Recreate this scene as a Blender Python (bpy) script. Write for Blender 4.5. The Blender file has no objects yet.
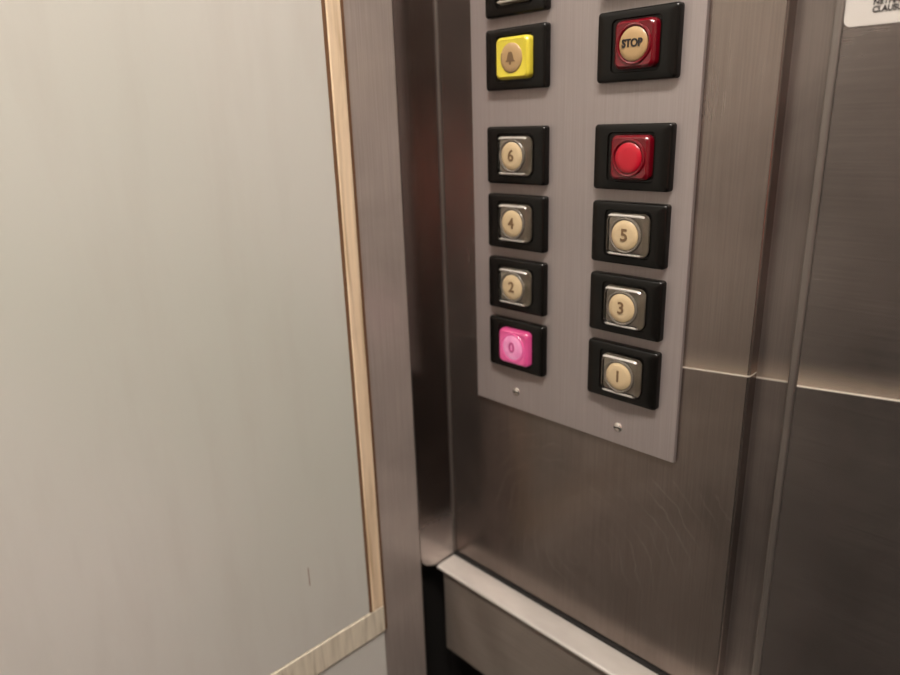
import bpy, bmesh, math, random
from mathutils import Matrix, Vector
random.seed(4)
sc = bpy.context.scene
C = sc.collection
sc.view_settings.view_transform = 'Standard'
sc.view_settings.look = 'None'
sc.view_settings.exposure = 0.0

# ------------------------------------------------------------ colour helper
def lin(r, g, b):
    f = lambda c: (c/255/12.92) if c/255 <= .04045 else ((c/255+.055)/1.055)**2.4
    return (f(r), f(g), f(b), 1)

# ------------------------------------------------------------ materials
class NT:
    def __init__(s, name):
        s.m = bpy.data.materials.new(name); s.m.use_nodes = True
        s.t = s.m.node_tree; s.n = s.t.nodes; s.p = s.n['Principled BSDF']
    def node(s, kind, **kw):
        nd = s.n.new(kind)
        for k, v in kw.items(): setattr(nd, k, v)
        return nd
    def link(s, a, b): s.t.links.new(a, b)
    def coords(s, scale=(1, 1, 1), rot=(0, 0, 0), loc=(0, 0, 0)):
        tc = s.node('ShaderNodeTexCoord'); mp = s.node('ShaderNodeMapping')
        mp.inputs['Scale'].default_value = scale; mp.inputs['Rotation'].default_value = rot
        mp.inputs['Location'].default_value = loc
        s.link(tc.outputs['Object'], mp.inputs['Vector']); return mp.outputs['Vector']
    def noise(s, vec, scale=5, detail=4, rough=.5, dist=0):
        nd = s.node('ShaderNodeTexNoise')
        nd.inputs['Scale'].default_value = scale; nd.inputs['Detail'].default_value = detail
        nd.inputs['Roughness'].default_value = rough; nd.inputs['Distortion'].default_value = dist
        s.link(vec, nd.inputs['Vector']); return nd.outputs['Fac']
    def ramp(s, fac, stops, interp='LINEAR'):
        r = s.node('ShaderNodeValToRGB'); e = r.color_ramp.elements; r.color_ramp.interpolation = interp
        while len(e) < len(stops): e.new(.5)
        for el, (p, c) in zip(e, stops): el.position = p; el.color = c if len(c) == 4 else (*c, 1)
        s.link(fac, r.inputs['Fac']); return r.outputs['Color']
    def mix(s, fac, a, b, mode='MIX'):
        m = s.node('ShaderNodeMix', data_type='RGBA', blend_type=mode)
        for sock, v in ((m.inputs[0], fac), (m.inputs[6], a), (m.inputs[7], b)):
            if hasattr(v, 'is_linked') or isinstance(v, bpy.types.NodeSocket): s.link(v, sock)
            else: sock.default_value = v
        return m.outputs[2]
    def math(s, op, a, b=0, c=0, clamp=False):
        m = s.node('ShaderNodeMath', operation=op, use_clamp=clamp)
        for sock, v in zip(m.inputs, (a, b, c)):
            if isinstance(v, bpy.types.NodeSocket): s.link(v, sock)
            else: sock.default_value = v
        return m.outputs[0]
    def bump(s, h, strength=.1, dist=.001):
        b = s.node('ShaderNodeBump'); b.inputs['Strength'].default_value = strength
        b.inputs['Distance'].default_value = dist; s.link(h, b.inputs['Height'])
        s.link(b.outputs['Normal'], s.p.inputs['Normal'])
    def set(s, **kw):
        for k, v in kw.items():
            k = k.replace('_', ' ')
            if isinstance(v, bpy.types.NodeSocket): s.link(v, s.p.inputs[k])
            else: s.p.inputs[k].default_value = v
        return s

def g(v): return (v, v, v, 1)

def steel(name, col, rough=.3, brush='v', smudge=.25, light_line=None, streak=.10, scuffs=False, metal=.8, ledge_glow=False):
    """brushed stainless steel: fine brushing grain, hand smudges, optional long light streak painted into the colour"""
    n = NT(name)
    sc_ = (900, 900, 14) if brush == 'v' else (14, 14, 900)
    grain = n.noise(n.coords(sc_), 1, 3, .6)
    sm = n.noise(n.coords((1, 1, 1)), 9, 4, .55, .6)
    dark = tuple(c*(1-smudge) for c in col[:3]) + (1,)
    base = n.mix(n.ramp(sm, [(.35, g(0)), (.68, g(1))]), dark, col)
    base = n.mix(streak, base, n.ramp(grain, [(.3, g(.0)), (.7, g(1))]), 'OVERLAY')
    r = n.math('MULTIPLY_ADD', sm, .16, rough-.08)
    r = n.math('MULTIPLY_ADD', grain, .05, r)
    if scuffs:
        wv = n.node('ShaderNodeTexWave', wave_type='RINGS', rings_direction='SPHERICAL')
        wv.inputs['Scale'].default_value = 26; wv.inputs['Distortion'].default_value = 5
        wv.inputs['Detail'].default_value = 3; wv.inputs['Detail Scale'].default_value = 1.4
        n.link(n.coords((1, 1, 1), loc=(-.09, 0, .36)), wv.inputs['Vector'])
        lines = n.ramp(wv.outputs['Fac'], [(.93, g(0)), (1, g(1))])
        msk = n.ramp(n.noise(n.coords((1, 1, 1), loc=(3, 1, 2)), 14, 3), [(.5, g(0)), (.7, g(1))])
        s2 = n.node('ShaderNodeSeparateXYZ'); n.link(n.coords(), s2.inputs[0])
        msk = n.math('MULTIPLY', msk, n.math('LESS_THAN', s2.outputs['Z'], -.25))
        f = n.math('MULTIPLY', lines, msk); f = n.math('MULTIPLY', f, .16)
        base = n.mix(f, base, (.75, .68, .6, 1))
    if light_line:  # bright streak of light with glow above it, painted into the steel
        (x0, z0), (x1, z1), up, strength = light_line
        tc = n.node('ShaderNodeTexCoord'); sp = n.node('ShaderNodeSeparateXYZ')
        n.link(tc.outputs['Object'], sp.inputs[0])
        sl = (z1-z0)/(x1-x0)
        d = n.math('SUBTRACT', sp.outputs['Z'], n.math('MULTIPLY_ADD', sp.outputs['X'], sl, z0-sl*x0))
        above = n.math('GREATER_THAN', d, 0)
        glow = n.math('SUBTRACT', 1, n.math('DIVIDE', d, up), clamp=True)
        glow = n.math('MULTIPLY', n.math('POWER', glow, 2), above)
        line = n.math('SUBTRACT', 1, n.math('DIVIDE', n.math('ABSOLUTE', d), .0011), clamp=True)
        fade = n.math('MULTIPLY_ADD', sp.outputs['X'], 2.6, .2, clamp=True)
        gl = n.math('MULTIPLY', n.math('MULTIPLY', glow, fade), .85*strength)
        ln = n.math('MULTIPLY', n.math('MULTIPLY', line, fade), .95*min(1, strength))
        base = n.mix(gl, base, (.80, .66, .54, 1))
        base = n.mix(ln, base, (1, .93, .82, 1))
    n.set(Base_Color=base, Metallic=(n.math('MULTIPLY_ADD', ln, -.75*metal, metal) if light_line else metal), Roughness=r)
    if ledge_glow:        # reflected ledge glow painted in: lower end paler and more matt
        tc = n.node('ShaderNodeTexCoord'); sp = n.node('ShaderNodeSeparateXYZ'); n.link(tc.outputs['Object'], sp.inputs[0])
        k = n.math('MULTIPLY_ADD', sp.outputs['Z'], -12, -4.35, clamp=True)
        n.set(Roughness=n.math('MULTIPLY_ADD', k, .3, r), Metallic=n.math('MULTIPLY_ADD', k, -.65, 1), Base_Color=n.mix(k, base, (.62, .54, .50, 1)))
    n.bump(grain, .12, .0004)
    return n.m

def plastic(name, col, rough=.25, coat=0., bumpy=0, **kw):
    n = NT(name)
    v = n.noise(n.coords(), 60, 3)
    base = n.mix(v, tuple(c*.85 for c in col[:3])+(1,), col)
    n.set(Base_Color=base, Roughness=rough, Coat_Weight=coat, Coat_Roughness=.03, **kw)
    if bumpy: n.bump(n.noise(n.coords(), 700, 2), bumpy, .0003)
    return n.m

LIGHT_LINE = ((-.025, -.1815), (.307, -.150), .018, 1.0)  # painted light streak: end points, glow height, strength
M = {}
M['cop_steel'] = steel('brushed steel cabin wall', (.285, .236, .214, 1), .21, 'v', .30, LIGHT_LINE, scuffs=True, metal=.88)
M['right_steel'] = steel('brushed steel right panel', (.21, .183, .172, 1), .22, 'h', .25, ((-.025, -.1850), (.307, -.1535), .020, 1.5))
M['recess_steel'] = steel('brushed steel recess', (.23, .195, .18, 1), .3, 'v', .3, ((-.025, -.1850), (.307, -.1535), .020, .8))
M['edge_steel'] = steel('rolled steel edge', (.235, .208, .192, 1), .4, 'v', .1)
M['plate_steel'] = steel('satin steel plate', (.37, .325, .318, 1), .42, 'v', .07, streak=.06, metal=.55)
M['band_steel'] = steel('brushed steel band', (.44, .38, .35, 1), .36, 'v', .2, metal=.36)
M['side_steel'] = steel('polished steel return', (.42, .37, .35, 1), .19, 'v', .2, metal=1.0, ledge_glow=True)
M['ledge_steel'] = steel('bright steel ledge', (.56, .53, .50, 1), .28, 'h', .08, metal=.4)
M['lower_steel'] = steel('brushed steel lower panel', (.31, .265, .232, 1), .34, 'h', .3, metal=.5)
M['screw_steel'] = steel('screw steel', (.85, .8, .75, 1), .18, 'h', .05)
M['black'] = plastic('black housing plastic', (.0045, .004, .0035, 1), .26, 0, Specular_IOR_Level=.28)
M['void'] = plastic('black rubber gap', (.006, .005, .0045, 1), .7)
M['yellow'] = plastic('yellow button plastic', (.68, .57, .05, 1), .30, .5)
M['red'] = plastic('dark red button plastic', (.135, .001, .007, 1), .2, .45)
M['redlens'] = plastic('bright red lens', (.44, .002, .018, 1), .3, .4)
M['clear'] = plastic('smoky clear cap plastic', (.15, .130, .108, 1), .16, 1.0)
M['clear_top'] = plastic('grey clear cap plastic', (.20, .18, .16, 1), .15, 1.0)
n = NT('clear acrylic cap'); v = n.noise(n.coords(), 260, 2)
n.set(Base_Color=(.93, .90, .85, 1), Roughness=n.math('MULTIPLY_ADD', v, .08, .03), Transmission_Weight=1.0, IOR=1.49)
M['acrylic'] = n.m
M['inner'] = plastic('beige lamp well', (.26, .225, .18, 1), .5)
n = NT('pale cap highlight'); z = n.node('ShaderNodeNewGeometry')
n.set(Base_Color=n.mix(n.noise(n.coords(), 300, 2), (.55, .52, .48, 1), (.66, .62, .58, 1)), Roughness=.12, Coat_Weight=1.0, Coat_Roughness=.05, Coat_IOR=1.9, Alpha=.75)  # whitish colour standing for the highlight on the cap edges
M['glint'] = n.m
M['cream'] = plastic('cream lens plastic', (.56, .43, .26, 1), .3, .7)
M['tan'] = plastic('tan lens plastic', (.42, .275, .13, 1), .35, .5)
M['ink'] = plastic('dark brown printing', (.16, .095, .045, 1), .6)
M['dark_ink'] = plastic('black printing', (.015, .012, .012, 1), .7)
M['pink_ink'] = plastic('magenta printing', (.48, .06, .22, 1), .5)
M['paper'] = plastic('white sticker vinyl', (.54, .51, .485, 1), .45)

# lit pink button
n = NT('lit pink button plastic')
tc = n.node('ShaderNodeTexCoord'); mp = n.node('ShaderNodeMapping'); mp.inputs['Scale'].default_value = (58, 0, 64)
gr = n.node('ShaderNodeTexGradient', gradient_type='SPHERICAL')
n.link(tc.outputs['Object'], mp.inputs['Vector']); n.link(mp.outputs['Vector'], gr.inputs['Vector'])
c = n.ramp(gr.outputs['Fac'], [(0, (.46, .05, .16)), (.35, (.60, .11, .26)), (1, (.78, .28, .44))])
n.set(Base_Color=(.30, .03, .10, 1), Emission_Color=c, Emission_Strength=.66, Roughness=.2, Coat_Weight=1.0, Coat_Roughness=.06)
M['pink'] = n.m
n = NT('lit pink lens'); v = n.noise(n.coords(), 110, 2)
n.set(Base_Color=(.3, .05, .13, 1), Emission_Color=n.ramp(v, [(.3, (.66, .22, .38)), (.7, (.84, .40, .56))]), Emission_Strength=.66, Roughness=.25, Coat_Weight=.9)
M['pinklens'] = n.m

# laminate
n = NT('pale grey laminate')
big = n.noise(n.coords(), 2.2, 2)
wear = n.noise(n.coords((9, 9, 1.6)), 3.5, 4, .6)
b = n.ramp(big, [(.35, (.53, .54, .49)), (.65, (.62, .605, .575))])
b = n.mix(n.math('MULTIPLY', n.ramp(wear, [(.48, g(0)), (.75, g(1))]), .16), b, (.40, .35, .31, 1))
n.set(Base_Color=b, Roughness=.42, Specular_IOR_Level=.5)
n.bump(n.noise(n.coords(), 900, 2), .06, .0003); M['laminate'] = n.m
# a dark scratch on the laminate
M['scratch'] = plastic('brown scratch', (.30, .22, .17, 1), .6)
# cream edging, streaked
def streaky(name, a, b_, rot, scl):
    n = NT(name); v = n.noise(n.coords(scl, rot), 1, 4, .6, .3)
    n.set(Base_Color=n.ramp(v, [(.3, a), (.5, b_), (.72, tuple(min(1, c*1.18) for c in b_))]), Roughness=.38)
    return n.m
M['edging'] = streaky('cream edging strip', (.50, .36, .22), (.74, .58, .41), (0, 0, 0), (20, 120, 7))
M['edging_low'] = streaky('streaked cream edging strip', (.44, .38, .29), (.66, .60, .49), (.35, 0, 0), (20, 230, 16))
M['glue'] = plastic('brown glue line', (.17, .085, .04, 1), .6)

# other cabin surfaces and added cards, seen only as reflections
n = NT('cabin wall laminate'); v = n.noise(n.coords(), 3, 3)
n.set(Base_Color=n.mix(v, (.23, .195, .17, 1), (.29, .25, .22, 1)), Roughness=.4); M['far_wall'] = n.m
M['far_dark'] = plastic('dark dado laminate', (.018, .014, .012, 1), .5)
M['far_card'] = plastic('added dark reflection card', (.075, .062, .056, 1), .5)  # made-up dark surface, stands in for the person at the camera
M['far_red'] = plastic('added reddish reflection card', (.85, .30, .23, 1), .5)  # made-up red surface for the reddish reflection of that person
n = NT('ceiling paint'); n.set(Base_Color=n.mix(n.noise(n.coords(), 8, 2), (.42, .38, .34, 1), (.48, .44, .40, 1)), Roughness=.7); M['ceiling'] = n.m
n = NT('dark rubber floor'); v = n.noise(n.coords(), 40, 3)
n.set(Base_Color=n.mix(v, (.006, .005, .005, 1), (.016, .013, .012, 1)), Roughness=.7); M['floor'] = n.m
n = NT('lit diffuser'); v = n.noise(n.coords(), 3, 1)
n.set(Base_Color=(.8, .8, .8, 1), Emission_Color=n.mix(v, (1, .90, .80, 1), (1, .93, .84, 1)), Emission_Strength=84); M['lamp'] = n.m

# ------------------------------------------------------------ mesh helpers
def obj(name, bm, mat, parent=None, smooth=False, loc=None, bevel=0):
    me = bpy.data.meshes.new(name)
    bmesh.ops.recalc_face_normals(bm, faces=bm.faces[:])
    bm.to_mesh(me); bm.free()
    me.materials.append(mat)
    if smooth:
        for p in me.polygons: p.use_smooth = True
        try: me.set_sharp_from_angle(angle=math.radians(40))
        except Exception: pass
    o = bpy.data.objects.new(name, me); C.objects.link(o)
    if loc: o.location = loc
    if parent: o.parent = parent
    if bevel:
        m = o.modifiers.new('bevel', 'BEVEL'); m.width = bevel; m.segments = 3; m.limit_method = 'ANGLE'
        for p in me.polygons: p.use_smooth = True
        try: me.set_sharp_from_angle(angle=math.radians(30))
        except Exception: pass
        m2 = o.modifiers.new('wn', 'WEIGHTED_NORMAL'); m2.keep_sharp = True
    return o
def box(bm, a, b):
    x0, y0, z0 = a; x1, y1, z1 = b
    v = [bm.verts.new(p) for p in ((x0,y0,z0),(x1,y0,z0),(x1,y1,z0),(x0,y1,z0),(x0,y0,z1),(x1,y0,z1),(x1,y1,z1),(x0,y1,z1))]
    for f in ((0,1,2,3),(4,5,6,7),(0,1,5,4),(1,2,6,5),(2,3,7,6),(3,0,4,7)): bm.faces.new([v[i] for i in f])
    return bm
def B(a, b): return box(bmesh.new(), a, b)
def rr(w, h, r, seg=6):
    pts = []
    for cx, cz, a0 in ((w/2-r, h/2-r, 0), (-w/2+r, h/2-r, 90), (-w/2+r, -h/2+r, 180), (w/2-r, -h/2+r, 270)):
        for k in range(seg+1):
            a = math.radians(a0+90*k/seg); pts.append((cx+r*math.cos(a), cz+r*math.sin(a)))
    return pts
def loft(sections, seg=6):
    """stack of rounded rectangles (w, h, radius, y), closed at both ends"""
    bm = bmesh.new(); rings = []
    for w, h, r, y in sections:
        rings.append([bm.verts.new((x, y, z)) for x, z in rr(w, h, r, seg)])
    for A, Bq in zip(rings, rings[1:]):
        for i in range(len(A)):
            j = (i+1) % len(A); bm.faces.new((A[i], A[j], Bq[j], Bq[i]))
    bm.faces.new(rings[0]); bm.faces.new(rings[-1][::-1])
    return bm
def dome(profile, seg=40, sz=1.0):
    """lathe about Y: profile of (radius, y), last radius 0 closes it"""
    bm = bmesh.new(); rings = []
    for r, y in profile:
        if r == 0: rings.append([bm.verts.new((0, y, 0))])
        else: rings.append([bm.verts.new((r*math.cos(2*math.pi*k/seg), y, sz*r*math.sin(2*math.pi*k/seg))) for k in range(seg)])
    for A, Bq in zip(rings, rings[1:]):
        for i in range(seg):
            j = (i+1) % seg
            if len(Bq) == 1: bm.faces.new((A[i], A[j], Bq[0]))
            else: bm.faces.new((A[i], A[j], Bq[j], Bq[i]))
    if len(rings[0]) > 1: bm.faces.new(rings[0][::-1])
    return bm
def text(name, s, size, mat, loc, parent=None, bold=.0, sx=1.0, align='CENTER', extrude=.0003):
    cu = bpy.data.curves.new(name, 'FONT'); cu.body = s; cu.size = size; cu.extrude = extrude; cu.offset = bold
    cu.align_x = align; cu.align_y = 'CENTER'
    tmp = bpy.data.objects.new(name, cu); C.objects.link(tmp)
    bpy.context.view_layer.update()
    me = bpy.data.meshes.new_from_object(tmp.evaluated_get(bpy.context.evaluated_depsgraph_get()))
    bpy.data.objects.remove(tmp)
    me.transform(Matrix.Rotation(math.pi/2, 4, 'X') @ Matrix.Diagonal((sx, 1, 1, 1)))
    me.materials.clear(); me.materials.append(mat); me.name = name
    o = bpy.data.objects.new(name, me); C.objects.link(o); o.location = loc
    if parent: o.parent = parent
    return o
def struct(name, bm, mat, **kw):
    o = obj(name, bm, mat, **kw); o['kind'] = 'structure'; return o
def thing(name, label, cat, loc=(0, 0, 0), group=None):
    o = bpy.data.objects.new(name, None); C.objects.link(o); o.location = loc; o.empty_display_size = .02
    o['label'] = label; o['category'] = cat
    if group: o['group'] = group
    return o
def tag(o, label, cat, group=None):
    o['label'] = label; o['category'] = cat
    if group: o['group'] = group
    return o

# ------------------------------------------------------------ setting
XL = -.0576                    # left plane
ZT, ZF = .95, -1.30            # ceiling, floor
XR, YF = 1.05, -1.22
YW = .0035                      # control column face
ZL = -.4245                    # ledge height
# control column: a folded steel box whose right end returns to the recess
struct('wall_back', B((XL-.03, YW, ZL+.0022), (.2235, .05, ZT)), M['cop_steel'], bevel=.0016)
# recessed strip and right panel
struct('trim_1', B((.2235, .0145, ZL+.0022), (.262, .05, ZT)), M['recess_steel'])
struct('wall_back_right', B((.2505, .0095, ZL+.0022), (XR, .05, ZT)), M['right_steel'])
struct('trim_2', B((.2452, .0080, ZL+.0022), (.2503, .0144, ZT)), M['edge_steel'], bevel=.0012)
# ledge: thin bright top of the protruding lower panel
bm = bmesh.new()
prof = [(-.0216, -.4262), (-.0228, -.4266), (-.0234, -.4274), (-.0234, -.4288), (-.0205, -.4288), (.001, -.4270), (.001, -.4250), (-.0205, -.4256)]
A = [bm.verts.new((XL+.0004, y, z)) for y, z in prof]; Bv = [bm.verts.new((XR, y, z)) for y, z in prof]
for i in range(len(prof)):
    j = (i+1) % len(prof); bm.faces.new((A[i], A[j], Bv[j], Bv[i]))
bm.faces.new(A); bm.faces.new(Bv[::-1])
struct('trim_3', bm, M['ledge_steel'], smooth=True)
struct('trim_4', B((XL, .0012, -.4300), (XR, .04, ZL+.0021)), M['void'])             # dark joint behind the ledge
struct('wall_back_lower', B((-.0520, -.0200, -.527), (XR, .03, -.4290)), M['lower_steel'], bevel=.0015)
struct('trim_5', B((-.079, .012, ZF), (XR, .04, -.5272)), M['void'])                   # recessed toe kick
# left plane: steel band next to the corner, then the wall behind the laminate
struct('wall_left', B((XL-.02, YF, ZF), (XL, -.0430, ZT)), M['band_steel'], bevel=.002)
# return between band and control column, its lower corner rounded
bm = bmesh.new()
poly = [(-.0426, ZT), (.0018, ZT), (.0018, ZL+.0008), (-.0216, ZL-.0010), (-.0290, -.4235), (-.0360, -.4200), (-.0405, -.4150), (-.0426, -.4090)]
A = [bm.verts.new((XL-.0012, y, z)) for y, z in poly]; Bv = [bm.verts.new((XL-.012, y, z)) for y, z in poly]
for i in range(len(poly)):
    j = (i+1) % len(poly); bm.faces.new((A[i], A[j], Bv[j], Bv[i]))
bm.faces.new(A); bm.faces.new(Bv[::-1])
struct('trim_6', bm, M['side_steel'])
struct('trim_12', B((XL-.0014, .0012, ZL+.002), (XL+.0006, .0040, ZT)), M['edge_steel'], bevel=.0006)              # bright bead in the corner
struct('trim_7', B((-.095, -.0428, ZF), (-.080, .04, -.405)), M['void'])               # black gap below the return
# rest of the cabin, plus added cards that feed its reflections
struct('wall_right', B((XR, YF, ZF), (XR+.02, .05, ZT)), M['far_wall'])
struct('wall_front', B((XL, YF-.02, ZF), (XR, YF, ZT)), M['far_wall'])
struct('baseboard_right', B((XR-.006, YF+.006, ZF), (XR, .0, -.42)), M['far_dark'])
struct('baseboard_front', B((XL, YF, ZF), (XR-.006, YF+.006, -.42)), M['far_dark'])
struct('reflection_card_1', B((XR-.008, YF+.006, -.30), (XR, YF+.42, -.03)), M['far_red'])  # added unseen card, reddens the reflection in the corner steel
struct('reflection_card_2', B((.62, YF, -.30), (XR-.008, YF+.008, -.03)), M['far_red'])
struct('reflection_card_3', B((XR-.0075, YF+.006, -.42), (XR, YF+.46, ZT)), M['far_card'])  # added unseen card, darkens the reflection in the corner steel
struct('reflection_card_4', B((.58, YF, -.42), (XR-.0075, YF+.0075, ZT)), M['far_card'])
struct('floor', B((-.10, YF, ZF-.02), (XR, .05, ZF)), M['floor'])
struct('ceiling', B((XL-.02, YF, ZT), (XR, .05, ZT+.02)), M['ceiling'])

# ------------------------------------------------------------ laminate sheet with edging
YS0, YS1 = -.1082, -.0950
ZS0, ZS1 = -.4600, -.4310
lam = thing('laminate_panel', 'large pale grey laminate sheet with cream edging on the left steel wall', 'wall panel', (XL, -.5, 0))
def lp(a, b): return B((a[0], a[1]+.5, a[2]), (b[0], b[1]+.5, b[2]))
obj('sheet', lp((.0001, -1.15, ZS1+.001), (.0022, YS0-.001, .90)), M['laminate'], lam)
o = obj('edging_strip', lp((.0001, YS0, ZS1), (.0034, YS1, .90)), M['edging'], lam, bevel=.0012); o['label'] = 'vertical cream edging strip'
o = obj('edging_strip', lp((.0001, -1.15, ZS0), (.0032, YS1, ZS1)), M['edging_low'], lam, bevel=.0010); o['label'] = 'horizontal streaked cream edging strip'
obj('lower_sheet', lp((.0001, -1.15, ZF+.01), (.0016, YS1-.001, ZS0-.0008)), M['laminate'], lam)
o = obj('scratch', lp((.0021, -.1706, -.3680), (.00232, -.1696, -.3500)), M['scratch'], lam); o['label'] = 'short brown scratch'
o = obj('glue_line', lp((.0001, YS0-.0032, ZS1), (.0026, YS0-.0001, .90)), M['glue'], lam); o['label'] = 'brown glue line'
o = obj('glue_line', lp((.0001, YS1, ZS0-.0), (.0014, YS1+.0034, .90)), M['glue'], lam); o['label'] = 'brown glue line'

# ------------------------------------------------------------ control plate
plate = thing('control_plate', 'tall satin steel plate carrying two columns of buttons', 'control panel', (.0805, .0035, -.2350))
obj('plate', B((-.0972, -.0037, 0), (.0972, 0, .60)), M['plate_steel'], plate, bevel=.0005)
def screw():
    bm = dome([(.0036, 0), (.0036, -.0006), (.0030, -.0011), (.0014, -.0014), (0, -.0015)], 20); return bm
for x, z in ((.0297, -.2190), (.1310, -.2210)):
    s = obj('screw', screw(), M['screw_steel'], plate, smooth=True, loc=(x-.0805, -.0036, z+.2350))
    obj('slot', B((-.0028, -.0019, -.0004), (.0028, -.0014, .0004)), M['void'], s)

# ------------------------------------------------------------ buttons
HW, HH = .0582, .0432
GL = 'push buttons in the left column'; GR = 'push buttons in the right column'
def housing(parent):
    return obj('housing', loft([(HW, HH, .0022, 0), (HW, HH, .0022, -.0042), (HW-.0008, HH-.0008, .0022, -.0054), (HW-.003, HH-.003, .002, -.0062),
                 (.0362, .0326, .0035, -.0062), (.0352, .0316, .0035, -.0050)]), M['black'], parent, smooth=True)
CX = .0018
def cap(parent, mat, w=.0316, h=.0292):
    return obj('cap', loft([(w, h, .0042, -.0045), (w, h, .0042, -.0090), (w-.0012, h-.0012, .004, -.0104), (w-.0040, h-.0040, .0036, -.0113),
                 (w-.0052, h-.0052, .0034, -.0111)]), mat, parent, smooth=True, loc=(CX, 0, 0))
def clear_cap(parent):
    c = cap(parent, M['acrylic']); c['label'] = 'clear plastic cap'
    obj('lamp_well', loft([(.0290, .0252, .003, -.0052), (.0290, .0252, .003, -.0066)]), M['inner'], parent, loc=(CX, 0, 0))
    cap_glint(parent, M['glint'], 1); cap_glint(parent, M['glint'], -1); ring(parent, M['clear'])
def cap_glint(parent, mat, s, w=.0304, h=.0279):
    bm = bmesh.new(); R = []
    for off, y in ((.0007, -.0098), (.0006, -.0110), (-.0001, -.0117), (-.0008, -.0117), (-.0012, -.0108)):
        R.append([bm.verts.new((x, y, z)) for x, z in rr(w+2*off-.001, h+2*off-.001, .0036+off)])
    for a, b in zip(R, R[1:]):
        for i in range(len(a)):
            j = (i+1) % len(a)
            if all(s*a[q].co.z > h/2-.0016 for q in (i, j)): bm.faces.new((a[i], a[j], b[j], b[i]))
    bmesh.ops.delete(bm, geom=[v for v in bm.verts if not v.link_faces], context='VERTS')
    return obj('cap_glint', bm, mat, parent, smooth=True, loc=(CX, 0, 0))
def ring(parent, mat):
    bm = bmesh.new(); prof = [(.0126, -.0108), (.0122, -.0119), (.0114, -.0122), (.0107, -.0118), (.0104, -.0108)]; R = []
    for r, y in prof: R.append([bm.verts.new((r*math.cos(2*math.pi*k/40), y, r*math.sin(2*math.pi*k/40))) for k in range(40)])
    for a, b in zip(R, R[1:]):
        for i in range(40): bm.faces.new((a[i], a[(i+1) % 40], b[(i+1) % 40], b[i]))
    return obj('lens_ring', bm, mat, parent, smooth=True, loc=(CX, 0, 0))
def lens(parent, mat, r=.0103):
    return obj('lens', dome([(r, -.0105), (r, -.0115), (r*.93, -.0121), (r*.6, -.0124), (0, -.0125)], 40), mat, parent, smooth=True, loc=(CX, 0, 0))
def bell(parent, mat):
    pts = []
    N = 10
    for k in range(N+1):
        t = k/N; pts.append((.0012+.0023*(t**.6)+.0012*max(0, t-.8)*5, .0040-.0066*t))
    poly = pts+[(-x, z) for x, z in reversed(pts)]
    bm = bmesh.new(); A = [bm.verts.new((x, -.0127, z)) for x, z in poly]; Bq = [bm.verts.new((x, -.0122, z)) for x, z in poly]
    bm.faces.new(A); bm.faces.new(Bq[::-1])
    for i in range(len(A)):
        j = (i+1) % len(A); bm.faces.new((A[i], A[j], Bq[j], Bq[i]))
    for k in range(12):       # clapper
        a, b = 2*math.pi*k/12, 2*math.pi*(k+1)/12
        bm.faces.new([bm.verts.new(p) for p in ((0, -.0127, -.0038), (.0011*math.cos(a), -.0127, -.0038+.0011*math.sin(a)), (.0011*math.cos(b), -.0127, -.0038+.0011*math.sin(b)))])
    return obj('bell_symbol', bm, mat, parent, loc=(CX, 0, 0))
def place(col, ztop): return ((0, .1013)[col]+.0046+HW/2-.0006, 0, ztop-HH/2-.0001)

P = .0512
def numbered(col, ztop, ch, label, group, capm='clear', lensm='cream', inkm='ink'):
    b = thing('elevator_button', label, 'button', place(col, ztop), group)
    housing(b); lens(b, M[lensm])
    if capm == 'clear': clear_cap(b)
    else: cap(b, M[capm]); ring(b, M[capm])
    text('numeral', ch, .0118, M[inkm], (CX, -.0126, 0), b, bold=.00025)
    return b
numbered(0, 0, '6', 'clear square button numbered 6, first one under the yellow button', GL)
numbered(0, -P, '4', 'clear square button numbered 4, between the 6 and the 2 in left column', GL)
numbered(0, -2*P, '2', 'clear square button numbered 2, just above the glowing pink button', GL)
numbered(0, -3*P, '0', 'pink glowing lit button in black housing, bottom of left column', GL, 'pink', 'pinklens', 'pink_ink')
numbered(1, -P, '5', 'clear square button numbered 5, right under the plain red button', GR)
numbered(1, -2*P, '3', 'clear square button numbered 3, middle of the three clear ones in right column', GR)
numbered(1, -3*P, '1', 'clear square button numbered 1, bottom of the right column', GR)
b = thing('elevator_button', 'yellow square alarm button with tan bell disc', 'button', place(0, .0695), GL)
housing(b); cap(b, M['yellow'], .0322, .0292); lens(b, M['tan']); bell(b, M['ink'])
b = thing('elevator_button', 'dark red button with tan disc reading STOP', 'button', place(1, .0695), GR)
housing(b); cap(b, M['red'], .0294, .0290); ring(b, M['red']); lens(b, M['tan'], .0101)
text('lettering', 'STOP', .0066, M['dark_ink'], (CX-.0004, -.0126, .0004), b, bold=.00022, sx=.92)
b = thing('elevator_button', 'red button with plain bright red disc, below the STOP button', 'button', place(1, 0), GR)
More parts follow.
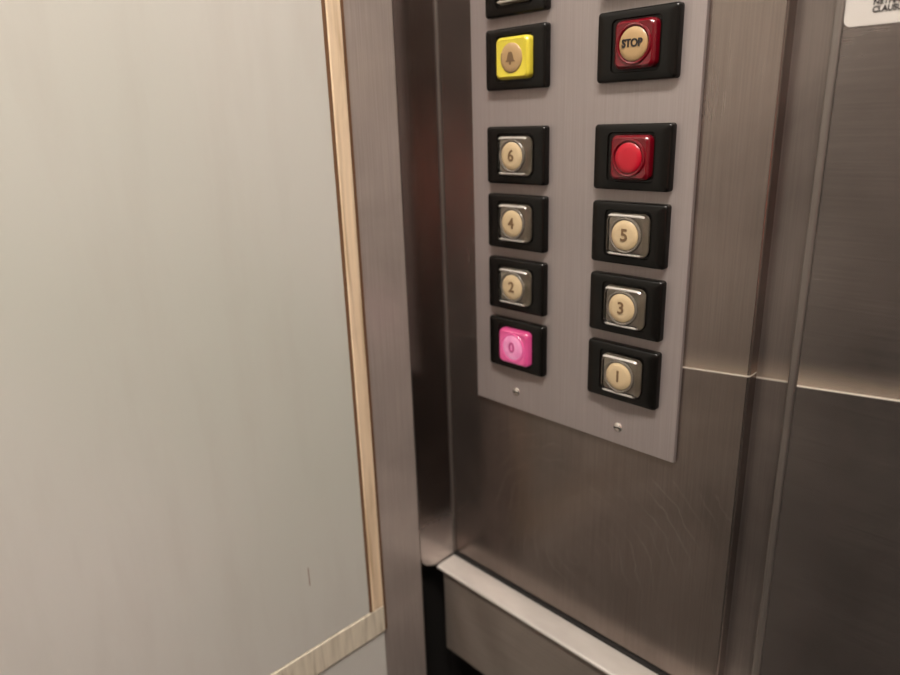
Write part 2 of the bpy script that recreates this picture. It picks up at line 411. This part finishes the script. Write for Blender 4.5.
housing(b); cap(b, M['red'], .0294, .0290); ring(b, M['red']); lens(b, M['redlens'], .0098)
b = thing('elevator_button', 'grey clear button cut by the top edge above the yellow button', 'button', place(0, .0695+P), GL)
housing(b); clear_cap(b); lens(b, M['clear_top'])
b = thing('elevator_button', 'black button housing cut by the top edge above the STOP button', 'button', place(1, .0695+P), GR)
housing(b); clear_cap(b); lens(b, M['clear_top'])

# ------------------------------------------------------------ sticker
st = thing('notice_sticker', 'white rounded notice sticker with black lettering on the right steel panel', 'sticker', (.2505+.05, .0095, .046+.035))
obj('backing', loft([(.100, .070, .004, 0), (.100, .070, .004, -.0004)]), M['paper'], st)
for k, s in enumerate(['CLAUSU', 'NETHAU']):
    text('lettering', s, .0040, M['dark_ink'], (-.05+.0132, -.0006, -.035+.0072+k*.0036), st, bold=.00012, sx=.92, align='LEFT', extrude=.0001)

# ------------------------------------------------------------ ceiling light and lamps
cl = thing('ceiling_light', 'warm lit rectangular ceiling diffuser', 'ceiling light', (.50, -.62, ZT))
obj('frame', B((-.36, -.10, -.012), (.36, .10, 0)), M['edge_steel'], cl)
obj('diffuser', B((-.34, -.08, -.018), (.34, .08, -.0121)), M['lamp'], cl)

w = bpy.data.worlds.new('World'); sc.world = w; w.use_nodes = True
w.node_tree.nodes['Background'].inputs['Color'].default_value = (1, .86, .72, 1)
w.node_tree.nodes['Background'].inputs['Strength'].default_value = .05

# ------------------------------------------------------------ camera
R = [[0.695903, 0.717457, -0.031197],
     [0.195209, -0.230794, -0.953220],
     [-0.691095, 0.657259, -0.300664]]
cam = bpy.data.cameras.new('Camera'); co = bpy.data.objects.new('Camera', cam); C.objects.link(co)
r, d, f = [Vector(v) for v in R]
m = Matrix((r, -d, -f)).transposed().to_4x4()
m.translation = Vector((0.39014, -0.42000, 0.00534))
co.matrix_world = m
cam.sensor_width = 36; cam.lens = 687.02/900*36; cam.clip_start = .01
sc.camera = co
cam.dof.use_dof = True; cam.dof.focus_distance = .44; cam.dof.aperture_fstop = 5.0
